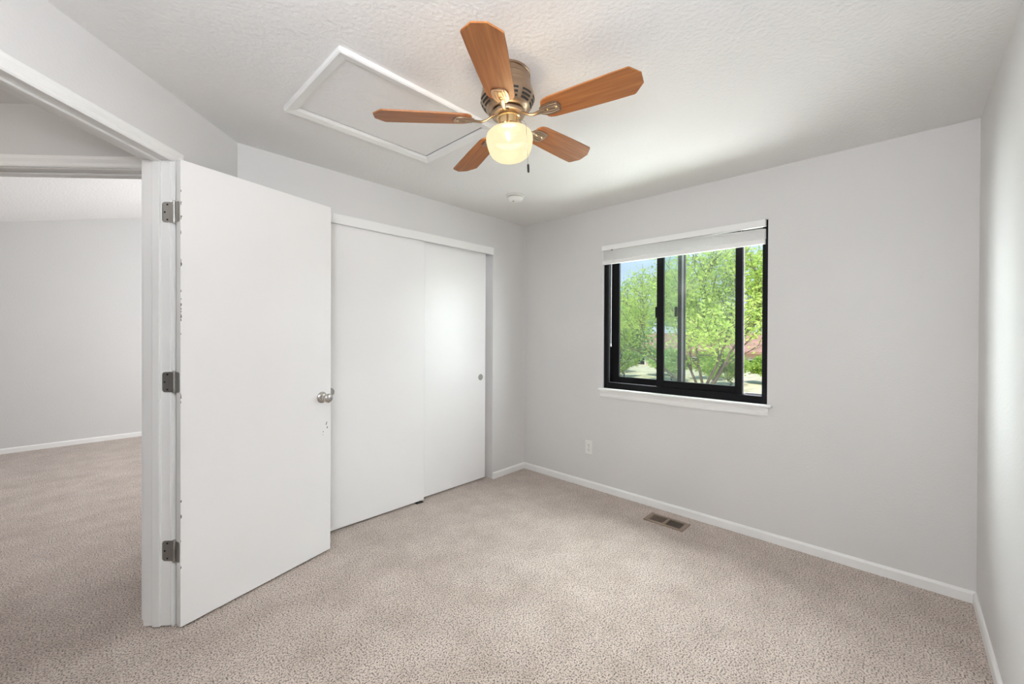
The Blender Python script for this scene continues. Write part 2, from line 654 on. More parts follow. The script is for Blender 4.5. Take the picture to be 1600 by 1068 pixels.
add_casing_set(bm, DJ0 - 0.004, DJ1 + 0.006, DH + 0.006, -WT, -1, Matrix.Identity(4), gap=0.03)
obj('hall_casing', bm, M['trim'], fr)

# frame of the second doorway across the hall. local frame: x along -NN, y along DD
M2 = MD @ Matrix(((0, 1, 0, D2), (-1, 0, 0, 0), (0, 0, 1, 0), (0, 0, 0, 1)))
f2 = empty('trim_2', M2)
tag(f2, 'white painted head and frame of the second doorway across the hall', 'door frame', kind='structure')
a0, a1, hd = -N20, -N21, 2.046
bm = bmesh.new()
add_box(bm, (a0 - 0.018, -WT, 0.006), (a0, 0, hd), 0.0015)
add_box(bm, (a1, -WT, 0.006), (a1 + 0.018, 0, hd), 0.0015)
add_box(bm, (a0 - 0.018, -WT, hd), (a1 + 0.018, 0, hd + 0.018), 0.0015)
obj('jamb', bm, M['trim'], f2)
bm = bmesh.new()
add_box(bm, (a0, -0.080, 0.006), (a0 + 0.010, -0.045, hd), 0.002)
add_box(bm, (a1 - 0.010, -0.080, 0.006), (a1, -0.045, hd), 0.002)
add_box(bm, (a0, -0.080, hd - 0.010), (a1, -0.045, hd), 0.002)
obj('door_stop', bm, M['trim'], f2)
bm = bmesh.new()
add_casing_set(bm, a0 - 0.004, a1 + 0.004, hd + 0.004, 0.0, 1, Matrix.Identity(4))
obj('hall_casing', bm, M['trim'], f2)
bm = bmesh.new()
add_casing_set(bm, a0 - 0.004, a1 + 0.004, hd + 0.004, -WT, -1, Matrix.Identity(4))
obj('room_casing', bm, M['trim'], f2)

# ------------------------------------------------------------------ hinged door (leaf, hinges, knob)
PL = Vector((2.6803, 0.3932, 0.012))
LX = Vector((-0.9645, -0.2639, 0)).normalized()
LT = Vector((0.2639, -0.9645, 0)).normalized()
ML = frame4(LX, LT, (0, 0, 1), PL)
LW, LTK, LHT = 0.7566, 0.035, 2.03
door = empty('door_1', ML)
tag(door, 'white flush door standing wide open in front of the closet', 'door', kind='structure')
obj('door_leaf', box((0, 0, 0), (LW, LTK, LHT), 0.0018), M['door'], door)
# worn paint along the hinge edge: irregular chips
random.seed(4)
for k in range(26):
    zc = random.choice([random.uniform(1.25, 1.62), random.uniform(0.2, 1.9)])
    hh = random.uniform(0.003, 0.012)
    ww = random.uniform(0.0012, 0.0035)
    bm = bmesh.new()
    n = 7
    pts = [(ww * (0.25 + random.random()) * math.cos(2 * math.pi * i / n), hh * (0.6 + 0.5 * random.random()) * math.sin(2 * math.pi * i / n)) for i in range(n)]
    ring = [bm.verts.new((max(0.0003, 0.0016 + px), -0.0003, zc + pz)) for px, pz in pts]
    bm.faces.new(ring)
    o = obj('paint_chip', bm, M['chip'], door)
for (cx_, cz_, w_, h_, sl) in ((0.727, 0.752, 0.0028, 0.012, 0.35), (0.733, 0.728, 0.0032, 0.0055, 0.0), (0.706, 0.708, 0.0025, 0.004, 0), (0.705, 0.69, 0.0015, 0.003, 0)):
    bm = bmesh.new()
    n = 9
    ring = []
    for i in range(n):
        a = 2 * math.pi * i / n
        pz = h_ * math.sin(a) * random.uniform(0.8, 1.15)
        ring.append(bm.verts.new((cx_ + w_ * math.cos(a) * random.uniform(0.8, 1.2) + sl * pz, -0.0003, cz_ + pz)))
    bm.faces.new(ring)
    obj('scuff_mark', bm, M['chip'], door)

# door knobs, one on either face
kn_prof = [(0, 0.0), (0.033, 0.0), (0.033, 0.003), (0.030, 0.008), (0.022, 0.012), (0.014, 0.016), (0.0115, 0.022), (0.0115, 0.034), (0.017, 0.038), (0.0235, 0.044), (0.0265, 0.052), (0.0265, 0.059), (0.023, 0.064), (0.016, 0.067), (0.0, 0.0675)]
for side, nm in ((1, 'door_knob'), (-1, 'door_knob')):
    base = Matrix.Translation((0.697, 0.0 if side == 1 else LTK, 0.909)) @ Matrix.Rotation(math.radians(90 if side == 1 else -90), 4, 'X')
    bm = bmesh.new()
    add_lathe(bm, kn_prof[5:], 32, base)
    k = obj(nm, bm, M['nickel'], door, smooth='auto')
    bm = bmesh.new()
    add_lathe(bm, kn_prof[:6] + [(0.0, 0.016)], 32, base)
    obj('rosette', bm, M['nickel'], k, smooth='auto')
    bm = bmesh.new()
    add_lathe(bm, [(0, 0.0676), (0.007, 0.0676), (0.007, 0.0695), (0.0, 0.0695)], 16, base)
    obj('lock_button', bm, M['steel'], k, smooth='auto')
bm = bmesh.new()
add_box(bm, (LW - 0.0005, 0.006, 0.88), (LW + 0.0012, 0.029, 0.938), 0.0004)
add_box(bm, (LW, 0.012, 0.901), (LW + 0.008, 0.023, 0.917), 0.002)
obj('latch_plate', bm, M['nickel'], door)

# hinges: plate on the jamb, plate on the door edge, barrel between
inv = ML.inverted() @ MD


def rounded_plate(w, h, r, seg=5):
    pts = []
    for cx_, cz_, a0_ in ((w - r, h / 2 - r, 0), (r * 0.0, h / 2, 90), (0, -h / 2, 180), (w - r, -h / 2 + r, 270)):
        if a0_ in (90, 180):
            pts.append((cx_, cz_))
        else:
            for i in range(seg + 1):
                a = math.radians(a0_ + 90 * i / seg)
                pts.append((cx_ + r * math.cos(a), cz_ + r * math.sin(a)))
    return pts


for zc in (1.819, 1.0765, 0.336):
    bm = bmesh.new()
    pin_md = Vector((DJ0 + 0.006, 0.0215, zc))
    # plate on the jamb, runs from the pin toward the hall (local -y of MD)
    pts = rounded_plate(0.046, 0.089, 0.013)
    mtx = inv @ Matrix(((0, 0, 1, DJ0), (-1, 0, 0, 0.0135), (0, 1, 0, zc), (0, 0, 0, 1)))
    add_prism(bm, pts, 0.0, 0.0022, mtx)
    # plate on the door edge
    pts = rounded_plate(0.032, 0.089, 0.011)
    mtx = Matrix(((0, 0, 1, -0.0022), (-1, 0, 0, LTK + 0.002), (0, 1, 0, zc - PL.z), (0, 0, 0, 1)))
    add_prism(bm, pts, 0.0, 0.0022, mtx)
    # connecting webs
    pin = inv @ pin_md
    hroot = obj('hinge', bm, M['hinge'], door)
    bm = bmesh.new()
    for i in range(5):
        za = zc - 0.0445 + i * 0.0178
        p = inv @ Vector((pin_md.x, pin_md.y, za + 0.0006))
        q = inv @ Vector((pin_md.x, pin_md.y, za + 0.0172))
        add_tube(bm, [p, q], 0.0062, 12)
    p = inv @ Vector((pin_md.x, pin_md.y, zc - 0.049))
    q = inv @ Vector((pin_md.x, pin_md.y, zc + 0.050))
    add_tube(bm, [p, q], 0.0042, 10)
    obj('hinge_barrel', bm, M['hinge'], hroot, smooth='auto')
    for dy, dz in ((-0.010, 0.033), (-0.021, 0.0), (-0.010, -0.033)):
        bm = bmesh.new()
        add_lathe(bm, [(0, 0.0), (0.0042, 0.0), (0.0036, 0.001), (0, 0.0012)], 10, inv @ Matrix.Translation((DJ0 + 0.0022, dy, zc + dz)) @ Matrix.Rotation(math.radians(90), 4, 'Y'))
        obj('screw', bm, M['slot'], hroot)

# ------------------------------------------------------------------ sliding closet doors and header
o = structure('trim_3', box((JX0 + 0.008, 0.0, 2.003), (JX1 + 0.03, 0.020, 2.066), 0.003), M['trim'], 'white header board above the sliding closet doors', 'closet header')


def sliding(name, x0, x1, yf, zb, label, pull_x=None):
    d = empty(name, Matrix.Translation((0, 0, 0)))
    tag(d, label, 'closet door', kind='structure')
    obj('door_panel', box((x0, yf - 0.032, zb), (x1, yf, 2.022), 0.002), M['door'], d)
    if pull_x:
        mtx = Matrix.Translation((pull_x, yf, 0.916)) @ Matrix.Rotation(math.radians(-90), 4, 'X')
        bm = bmesh.new()
        add_lathe(bm, [(0.0235, 0.0), (0.0270, 0.0), (0.0275, 0.0014), (0.0250, 0.0020), (0.0228, 0.0008), (0.0225, 0.0004), (0.0, 0.0003)], 32, mtx)
        p = obj('finger_pull', bm, M['steel'], d, smooth='auto')
    return d


sliding('door_2', 1.148, 1.945, -0.012, 0.016, 'white sliding closet panel in front, partly behind the open door', 1.868)
sliding('door_3', 0.472, 1.26, -0.050, 0.016, 'white sliding closet panel at the rear with round finger pull', 0.531)
bm = bmesh.new()
add_box(bm, (1.155, -0.090, 0.0), (1.215, -0.004, 0.004), 0.001)
add_box(bm, (1.165, -0.0485, 0.004), (1.205, -0.0455, 0.03), 0.001)
add_box(bm, (1.165, -0.010, 0.004), (1.205, -0.006, 0.012), 0.001)
tag(obj('floor_guide', bm, M['slot']), 'small dark floor guide where the two closet panels overlap', 'door guide')

# ------------------------------------------------------------------ window
win = empty('window_1', Matrix.Translation((0, 0, 0)))
tag(win, 'black framed sliding window, one sash pushed open at the right', 'window', kind='structure')


def add_rect_frame(bm, y0, y1, z0, z1, x0, x1, wl, wr, wb, wt, bevel=0.0015):
    add_box(bm, (x0, y0, z0), (x1, y0 + wl, z1), bevel)
    add_box(bm, (x0, y1 - wr, z0), (x1, y1, z1), bevel)
    add_box(bm, (x0, y0 + wl, z0), (x1, y1 - wr, z0 + wb), bevel)
    add_box(bm, (x0, y0 + wl, z1 - wt), (x1, y1 - wr, z1), bevel)


bm = bmesh.new()
add_rect_frame(bm, y0, y1, z0, z1, -0.110, -0.018, 0.036, 0.034, 0.048, 0.040)
obj('window_frame', bm, M['black'], win)
# fixed sash at the left, on the outer track
s1 = bmesh.new()
add_rect_frame(s1, 0.902, 1.502, 0.903, 1.985, -0.100, -0.078, 0.068, 0.052, 0.048, 0.04)
sash = obj('fixed_sash', s1, M['black'], win)
obj('pane', box((-0.091, 0.968, 0.949), (-0.087, 1.452, 1.947)), M['glass'], sash)
bm = bmesh.new()
add_box(bm, (-0.0775, 1.4795, 0.951), (-0.0755, 1.4945, 1.945))
obj('metal_strip', bm, M['silver'], sash)
bm = bmesh.new()
add_box(bm, (-0.080, 1.430, 1.43), (-0.066, 1.450, 1.505), 0.004)
obj('sash_latch', bm, M['black'], sash)
# sliding sash on the inner track, pushed to the left
s2 = bmesh.new()
add_rect_frame(s2, 1.306, 1.892, 0.903, 1.985, -0.064, -0.040, 0.053, 0.043, 0.050, 0.04)
sash2 = obj('sliding_sash', s2, M['black'], win)
obj('pane', box((-0.054, 1.357, 0.951), (-0.050, 1.851, 1.947)), M['glass'], sash2)
bm = bmesh.new()
add_box(bm, (-0.060, 1.292, 1.425), (-0.042, 1.307, 1.51), 0.005)
obj('sash_pull', bm, M['black'], sash2)
bm = bmesh.new()
add_box(bm, (-0.062, 1.8915, 0.905), (-0.056, 1.8985, 1.985))
obj('metal_strip', bm, M['silver'], sash2)
bm = bmesh.new()
add_box(bm, (-0.0425, 0.903, 0.9025), (-0.0395, 1.306, 0.9065))
add_box(bm, (-0.0425, 0.902, 0.9025), (-0.0395, 0.905, 1.98))
obj('track_rail', bm, M['silver'], win)
bm = bmesh.new()
add_box(bm, (-0.094, 1.90, 0.9025), (-0.088, 2.012, 0.9105))
obj('sill_track', bm, M['silver'], win)
# white stool and apron below
bm = bmesh.new()
add_box(bm, (-0.018, y0 + 0.001, 0.8395), (0.0, y1 - 0.001, 0.8555))
add_box(bm, (0.0, 0.838, 0.8395), (0.034, 2.076, 0.8575), 0.006)
sill = obj('window_sill', bm, M['trim'], win)
bm = bmesh.new()
pr = [(0.0, 0.780), (0.008, 0.780), (0.012, 0.790), (0.014, 0.815), (0.020, 0.832), (0.022, 0.8395), (0.0, 0.8395)]
A_ = [bm.verts.new((u, 0.850 + 0.35 * (0.022 - u) * 0, v)) for u, v in pr]
B_ = [bm.verts.new((u, 2.055, v)) for u, v in pr]
bm.faces.new(A_)
bm.faces.new(B_)
for i in range(len(pr)):
    j = (i + 1) % len(pr)
    bm.faces.new((A_[i], A_[j], B_[j], B_[i]))
obj('apron', bm, M['trim'], sill)

# ------------------------------------------------------------------ window blind, drawn up
bl = empty('window_blind', Matrix.Translation((0.0, 1.455, 2.0)))
tag(bl, 'white mini blind drawn up at the top of the window', 'blind')
T = Matrix.Translation((0.0, -1.455, -2.0))
BY0, BY1 = 0.868, 2.034
bm = box((-0.014, BY0 - 0.004, 1.981), (0.022, BY1, 2.022), 0.002, T)
obj('head_rail', bm, M['vinyl'], bl)
random.seed(9)
ns = 11
for i in range(ns):
    f = i / (ns - 1)
    zl = 1.9070 + 0.0690 * f
    zr = 1.9060 + 0.0560 * f
    bm = bmesh.new()
    segs = 12
    low, rings = [], []
    for s in range(segs + 1):
        t = s / segs
        y = BY0 + 0.003 + t * (BY1 - BY0 - 0.004)
        z = zl + (zr - zl) * max(0.0, (t - 0.70) / 0.30) ** 0.8 + random.uniform(-0.0003, 0.0003)
        x0_, x1_ = -0.006, 0.0205 + (0.0012 if i % 4 == 0 else 0.0) + random.uniform(-0.0006, 0.0006)
        ring = []
        for u in (0, 0.25, 0.5, 0.75, 1.0):
            ring.append(Vector((x0_ + (x1_ - x0_) * u, y, z + 0.0022 * (1 - (2 * u - 1) ** 2))))
        for u in (1.0, 0.75, 0.5, 0.25, 0):
            ring.append(Vector((x0_ + (x1_ - x0_) * u, y, z - 0.0044 + 0.0022 * (1 - (2 * u - 1) ** 2))))
        rings.append([T @ p for p in ring])
    add_sweep(bm, rings)
    obj('slat', bm, M['vinyl'], bl, smooth='auto')
obj('bottom_rail', box((-0.006, BY0 + 0.002, 1.869), (0.0225, BY1 - 0.002, 1.9005), 0.003, T), M['vinyl'], bl)
for yy in (1.10, 1.40, 1.72, 1.90):
    bm = bmesh.new()
    add_box(bm, (0.0222, yy - 0.0015, 1.897), (0.0229, yy + 0.0015, 1.970), 0, T)
    obj('ladder_cord', bm, M['vinyl'], bl)
bm = bmesh.new()
add_tube(bm, [T @ Vector((0.026, 0.958, 1.978)), T @ Vector((0.027, 0.957, 1.6)), T @ Vector((0.027, 0.956, 1.225))], 0.0032, 6)
add_tube(bm, [T @ Vector((0.027, 0.956, 1.226)), T @ Vector((0.027, 0.956, 1.20))], 0.005, 8)
wd = obj('tilt_wand', bm, M['vinyl'], bl, smooth='auto')
bm = bmesh.new()
add_box(bm, (0.020, 0.952, 1.972), (0.030, 0.964, 1.984), 0.001, T)
obj('wand_hook', bm, M['grey'], bl)

# ------------------------------------------------------------------ wall outlet
ol = empty('wall_outlet', Matrix.Translation((0, 0.7385, 0.340)))
tag(ol, 'white duplex outlet low on the window wall', 'outlet')
obj('cover_plate', box((0, -0.036, -0.058), (0.006, 0.036, 0.058), 0.003), M['plastic'], ol)
for dz in (0.020, -0.020):
    bm = bmesh.new()
    pts = []
    for i in range(24):
        a = 2 * math.pi * i / 24
        pts.append((max(-0.0145, min(0.0145, 0.0175 * math.cos(a))), dz + 0.0145 * math.sin(a)))
    mtx = Matrix(((0, 0, 1, 0), (1, 0, 0, 0), (0, 1, 0, 0), (0, 0, 0, 1)))
    add_prism(bm, pts, 0.005, 0.0075, mtx)
    rc = obj('receptacle', bm, M['plastic'], ol)
    bm = bmesh.new()
    add_box(bm, (0.0070, -0.0078, dz - 0.001), (0.0078, -0.0052, dz + 0.0085))
    add_box(bm, (0.0070, 0.0052, dz - 0.001), (0.0078, 0.0078, dz + 0.0075))
    add_box(bm, (0.0070, -0.0026, dz - 0.0095), (0.0078, 0.0026, dz - 0.0045))
    obj('slots', bm, M['slot'], rc)
bm = bmesh.new()
add_lathe(bm, [(0.0, 0.008), (0.003, 0.0076), (0.0034, 0.0055), (0.0, 0.0055)], 12, Matrix.Rotation(math.radians(90), 4, 'Y'))
obj('screw', bm, M['grey'], ol)

# ------------------------------------------------------------------ floor register
rg = empty('floor_register', Matrix.Translation((0.187, 1.486, 0.0)))
tag(rg, 'brown metal floor register in the carpet under the window', 'floor vent')
bm = bmesh.new()
hx, hy, ix, iy = 0.071, 0.137, 0.048, 0.109
for sx0, sx1, sy0, sy1 in ((-hx, hx, -hy, -iy), (-hx, hx, iy, hy), (-hx, -ix, -iy, iy), (ix, hx, -iy, iy)):
    add_box(bm, (sx0, sy0, 0.0), (sx1, sy1, 0.007), 0.0018)
add_box(bm, (-ix, -0.008, 0.0), (ix, 0.008, 0.0068), 0.001)
obj('flange', bm, M['register'], rg)
obj('duct_shade', box((-ix, -iy, 0.0004), (ix, iy, 0.0012)), M['slot'], rg)  # flat black sheet painting the shade of the opening below the louvers
for sgn, lean in ((-1, 0.55), (1, 0.15)):
    bm = bmesh.new()
    nf = 10
    for i in range(nf):
        yy = sgn * (0.008 + (i + 0.5) * (iy - 0.008) / nf)
        mtx = Matrix.Translation((0, yy, 0.0042)) @ Matrix.Rotation(lean, 4, 'X')
        add_box(bm, (-ix, -0.0008 - (0.0024 if sgn < 0 else 0), -0.0012), (ix, 0.0008 + (0.0024 if sgn < 0 else 0), 0.0012), 0, mtx)
    obj('louvers', bm, M['register'], rg)

# ------------------------------------------------------------------ attic access hatch on the ceiling
ah = empty('attic_hatch', Matrix.Translation((1.928, 0.870, H)))
tag(ah, 'white framed attic access hatch in the ceiling beside the fan', 'hatch')
ox, oy, tw = 0.402, 0.296, 0.050
bm = bmesh.new()
prf = [(0, 0), (0, -0.016), (0.006, -0.020), (tw - 0.012, -0.014), (tw, -0.008), (tw, 0)]
corners = [(-1, -1), (1, -1), (1, 1), (-1, 1)]
for k in range(4):
    c0, c1 = corners[k], corners[(k + 1) % 4]
    s0 = [Vector((c0[0] * (ox - u), c0[1] * (oy - u), v)) for u, v in prf]
    s1_ = [Vector((c1[0] * (ox - u), c1[1] * (oy - u), v)) for u, v in prf]
    add_sweep(bm, [s0, s1_])
obj('hatch_trim', bm, M['hatch'], ah)
obj('hatch_panel', box((-ox + tw + 0.007, -oy + tw + 0.007, -0.004), (ox - tw - 0.002, oy - tw - 0.002, 0.0)), M['ceiling'], ah)
bm = bmesh.new()
add_box(bm, (-ox + tw, -oy + tw, -0.0012), (ox - tw, oy - tw, 0.0))
obj('shadow_gap', bm, M['slot'], ah)  # black sheet that paints the shade in the gap around the panel

# ------------------------------------------------------------------ smoke detector
sd = empty('smoke_detector', Matrix.Translation((0.712, 0.535, H)))
tag(sd, 'white round smoke detector on the ceiling near the far corner', 'smoke detector')
bm = bmesh.new()
add_lathe(bm, [(0, 0), (0.068, 0), (0.068, -0.008), (0.063, -0.011), (0, -0.011)], 40)
obj('mounting_ring', bm, M['plastic'], sd, smooth='auto')
bm = bmesh.new()
add_lathe(bm, [(0, -0.011), (0.052, -0.011), (0.052, -0.016), (0, -0.016)], 40)
obj('sensor_gap', bm, M['grey'], sd, smooth='auto')
bm = bmesh.new()
add_lathe(bm, [(0, -0.016), (0.058, -0.016), (0.060, -0.020), (0.055, -0.034), (0.045, -0.040), (0, -0.042)], 40)
bd = obj('detector_body', bm, M['plastic'], sd, smooth='auto')
bm = bmesh.new()
add_lathe(bm, [(0, -0.043), (0.008, -0.043), (0.008, -0.039), (0, -0.039)], 16, Matrix.Translation((0.012, -0.010, 0)))
obj('test_button', bm, M['grey'], bd, smooth='auto')

# ------------------------------------------------------------------ ceiling fan
TX, TY = -0.031 * 0.9, 0.055 * 0.9           # the fan hangs slightly out of level
zax = Vector((-TX, -TY, 1)).normalized()
xax = Vector((1, 0, TX)).normalized()
yax = zax.cross(xax).normalized()
xax = yax.cross(zax).normalized()
MF = frame4(xax, yax, zax, (1.7876 - TX * 0.187, 1.5006 - TY * 0.187, H + 0.004))
fan = empty('ceiling_fan', MF)
tag(fan, 'five bladed ceiling fan in antique brass with lit globe', 'ceiling fan')

bm = bmesh.new()
add_lathe(bm, [(0.0, 0.0), (0.095, 0.0), (0.097, -0.006), (0.097, -0.014), (0.094, -0.016), (0.0, -0.016)], 48)
obj('ceiling_plate', bm, M['brass'], fan, smooth='auto')
bm = bmesh.new()
add_lathe(bm, [(0.0, -0.016), (0.092, -0.016), (0.093, -0.034), (0.095, -0.036), (0.096, -0.040), (0.095, -0.044), (0.096, -0.058), (0.098, -0.060), (0.099, -0.064), (0.098, -0.068), (0.100, -0.076), (0.105, -0.088), (0.1085, -0.102), (0.108, -0.114), (0.102, -0.128), (0.092, -0.142), (0.078, -0.152), (0.066, -0.157), (0.0, -0.157)], 64)
hs = obj('motor_housing', bm, M['brass'], fan, smooth='auto')
# ventilation slots: two rows of dark slits lying on the lower bell


def bell(z):
    pr_ = [(0.1085, -0.102), (0.108, -0.114), (0.102, -0.128), (0.092, -0.142), (0.078, -0.152), (0.066, -0.157)]
    for (ra, za), (rb, zb_) in zip(pr_[:-1], pr_[1:]):
        if za >= z >= zb_:
            t = (za - z) / (za - zb_)
            return ra + (rb - ra) * t
    return 0.07


for row, (za, zb_) in enumerate(((-0.113, -0.1195), (-0.126, -0.1325), (-0.138, -0.1435))):
    for k in range(10):
        bm = bmesh.new()
        a0_ = 2 * math.pi * (k + 0.14) / 10
        a1_ = 2 * math.pi * (k + 0.86) / 10
        rings = []
        for s in range(9):
            a = a0_ + (a1_ - a0_) * s / 8
            ring = []
            for zz, off in ((za, 0.0012), (zb_, 0.0012), (zb_, -0.003), (za, -0.003)):
                rr = bell(zz) + off
                ring.append(Vector((rr * math.cos(a), rr * math.sin(a), zz)))
            rings.append(ring)
        add_sweep(bm, rings)
        obj('vent_slot', bm, M['slot'], hs)
bm = bmesh.new()
add_lathe(bm, [(0.0, -0.157), (0.060, -0.157), (0.066, -0.160), (0.068, -0.166), (0.066, -0.174), (0.056, -0.178), (0.0, -0.178)], 48)
obj('flywheel', bm, M['brass'], fan, smooth='auto')

BLZ = -0.190
for k in range(5):
    a = math.radians(34.95) + k * 2 * math.pi / 5
    R = Matrix.Rotation(a, 4, 'Z')
    tilt = Matrix.Translation((0, 0, BLZ)) @ Matrix.Rotation(math.radians(-11), 4, 'X')
    # blade outline in local x (outward), y (across)
    half = []
    for x, w in ((0.150, 0.028), (0.156, 0.041), (0.166, 0.049), (0.185, 0.053), (0.30, 0.059), (0.42, 0.0635), (0.486, 0.0655), (0.492, 0.062), (0.524, 0.024)):
        half.append((x, w))
    out = [(x, w) for x, w in half] + [(x, -w) for x, w in reversed(half)]
    bm = bmesh.new()
    add_prism(bm, out, -0.003, 0.003)
    es = [e for e in bm.edges if abs(e.verts[0].co.z - e.verts[1].co.z) < 1e-6]
    bmesh.ops.bevel(bm, geom=es, offset=0.0012, segments=1, affect='EDGES')
    bmesh.ops.triangulate(bm, faces=[f for f in bm.faces if len(f.verts) > 4])
    b_ = obj('fan_blade', bm, M['wood'], fan)
    b_.matrix_basis = R @ tilt
    # blade iron: curved arm, then a ridged shield plate under the blade
    bm = bmesh.new()
    path = [(0.048, 0, 0.018), (0.070, 0, 0.010), (0.092, 0, -0.004), (0.112, 0, -0.010), (0.135, 0, -0.008), (0.160, 0, -0.006)]
    rings = []
    for i, p in enumerate(path):
        w = (0.012, 0.010, 0.008, 0.008, 0.011, 0.014)[i]
        h = 0.0045
        rings.append([Vector((p[0], w * math.cos(t), p[2] + h * math.sin(t))) for t in [2 * math.pi * j / 12 for j in range(12)]])
    add_sweep(bm, rings)
    shield = [(0.140, 0.016), (0.152, 0.026), (0.172, 0.031), (0.200, 0.031), (0.216, 0.025), (0.222, 0.0)]
    so = [(x, w) for x, w in shield] + [(x, -w) for x, w in reversed(shield[:-1])]
    add_prism(bm, so, -0.0075, -0.003)
    for yy in (-0.020, -0.010, 0.010, 0.020):
        add_tube(bm, [(0.146, yy * 0.7, -0.008), (0.180, yy, -0.0085), (0.212, yy * 0.9, -0.008)], 0.0026, 6)
    iron = obj('blade_iron', bm, M['brass'], b_, smooth='auto')
    for sx_, sy_ in ((0.205, 0.0), (0.170, 0.0), ):
        bm = bmesh.new()
        add_lathe(bm, [(0, -0.0115), (0.004, -0.0105), (0.0055, -0.0075), (0, -0.0070)], 12, Matrix.Translation((sx_, sy_, 0)))
        obj('screw', bm, M['bright_brass'], iron, smooth='auto')

bm = bmesh.new()
add_lathe(bm, [(0.0, -0.178), (0.046, -0.178), (0.048, -0.183), (0.0435, -0.186), (0.0435, -0.214), (0.0465, -0.217), (0.049, -0.223), (0.047, -0.228), (0.0, -0.228)], 40)
lk = obj('light_fitter', bm, M['bright_brass'], fan, smooth='auto')
for k in range(3):
    a = 2 * math.pi * k / 3 + 0.5
    bm = bmesh.new()
    c, s = math.cos(a), math.sin(a)
    add_tube(bm, [(0.046 * c, 0.046 * s, -0.222), (0.058 * c, 0.058 * s, -0.222)], 0.003, 8)
    add_tube(bm, [(0.057 * c, 0.057 * s, -0.222), (0.063 * c, 0.063 * s, -0.222)], 0.0055, 8)
    obj('thumb_screw', bm, M['bright_brass'], lk, smooth='auto')
bm = bmesh.new()
GO = -0.006
gp = [(0.043, -0.216), (0.046, -0.222), (0.062, -0.226), (0.080, -0.233), (0.090, -0.243), (0.0945, -0.256), (0.094, -0.270), (0.090, -0.290), (0.084, -0.310), (0.076, -0.325), (0.062, -0.336), (0.040, -0.342), (0.0, -0.3445)]
add_lathe(bm, [(r, z + GO) for r, z in gp], 56)
obj('glass_globe', bm, M['globe'], fan, smooth=True)
# pull chain with its dark fob
rv = MF.inverted().to_3x3() @ (r2 * 1.0)
cx0 = Vector((rv.x, rv.y, 0)).normalized()
side = Vector((0.098, 0.995, 0)).normalized()
bm = bmesh.new()
c0 = side * 0.047
add_tube(bm, [(c0.x, c0.y, -0.208), (c0.x * 1.25, c0.y * 1.25, -0.212), (c0.x * 1.9, c0.y * 1.9, -0.232), (c0.x * 2.12, c0.y * 2.12, -0.25), (c0.x * 2.12, c0.y * 2.12, -0.30), (c0.x * 2.12, c0.y * 2.12, -0.405)], 0.0009, 6)
ch = obj('pull_chain', bm, M['steel'], fan, smooth=True)
bm = bmesh.new()
add_lathe(bm, [(0.0, -0.402), (0.003, -0.404), (0.0045, -0.409), (0.0045, -0.432), (0.003, -0.436), (0.0, -0.437)], 12, Matrix.Translation((c0.x * 2.12, c0.y * 2.12, 0)))
obj('chain_fob', bm, M['slot'], ch, smooth='auto')
# the bulb inside the globe
gl = lamp('fan_bulb', 'POINT', MF @ Vector((0, 0, -0.29)), energy=17, color=(1.0, 0.80, 0.55), size=0.06)

# ------------------------------------------------------------------ outside the window
GZ = -1.6
bm = bmesh.new()
add_box(bm, (-90, -80, GZ - 0.3), (-0.6, 60, GZ))
structure('ground', bm, M['lawn'], 'dry sunlit lawn outside, below the window', 'ground')


def house(name, x, yc, wid, dep, eave, ridge, wallm, label):
    h = empty(name, Matrix.Translation((x, yc, GZ)))
    tag(h, label, 'house')
    e, r = eave - GZ, ridge - GZ
    obj('house_wall', box((-dep / 2, -wid / 2, 0), (dep / 2, wid / 2, e)), wallm, h)
    bm = bmesh.new()
    ov = 0.5
    pts = [(-dep / 2 - ov, e - 0.15), (0, r), (dep / 2 + ov, e - 0.15), (dep / 2 + ov, e - 0.35), (0, r - 0.2), (-dep / 2 - ov, e - 0.35)]
    mtx = Matrix(((1, 0, 0, 0), (0, 0, 1, 0), (0, 1, 0, 0), (0, 0, 0, 1)))
    add_prism(bm, pts, -wid / 2 - ov, wid / 2 + ov, mtx)
    # close the gables
    add_prism(bm, [(-dep / 2, e - 0.2), (dep / 2, e - 0.2), (0, r - 0.2)], -wid / 2 + 0.02, wid / 2 - 0.02, mtx)
    obj('roof', bm, M['roof'], h)
    for k in range(3):
        yy = -wid / 2 + wid * (k + 0.5) / 3
        wd_ = obj('house_window', box((dep / 2, yy - 0.7, e - 2.0), (dep / 2 + 0.06, yy + 0.7, e - 0.8), 0.01), M['trim'], h)
        obj('window_pane', box((dep / 2 + 0.055, yy - 0.6, e - 1.9), (dep / 2 + 0.075, yy + 0.6, e - 0.9)), M['black'], wd_)
    return h


house('neighbour_house', -41, -11.5, 16, 9, 0.15, 1.6, M['siding'], 'brown roofed tan house far behind the tree in the window')
house('neighbour_house', -38, -24.5, 6, 7, 0.3, 1.1, M['pale_siding'], 'pale house glimpsed through leaves at the left of the window')


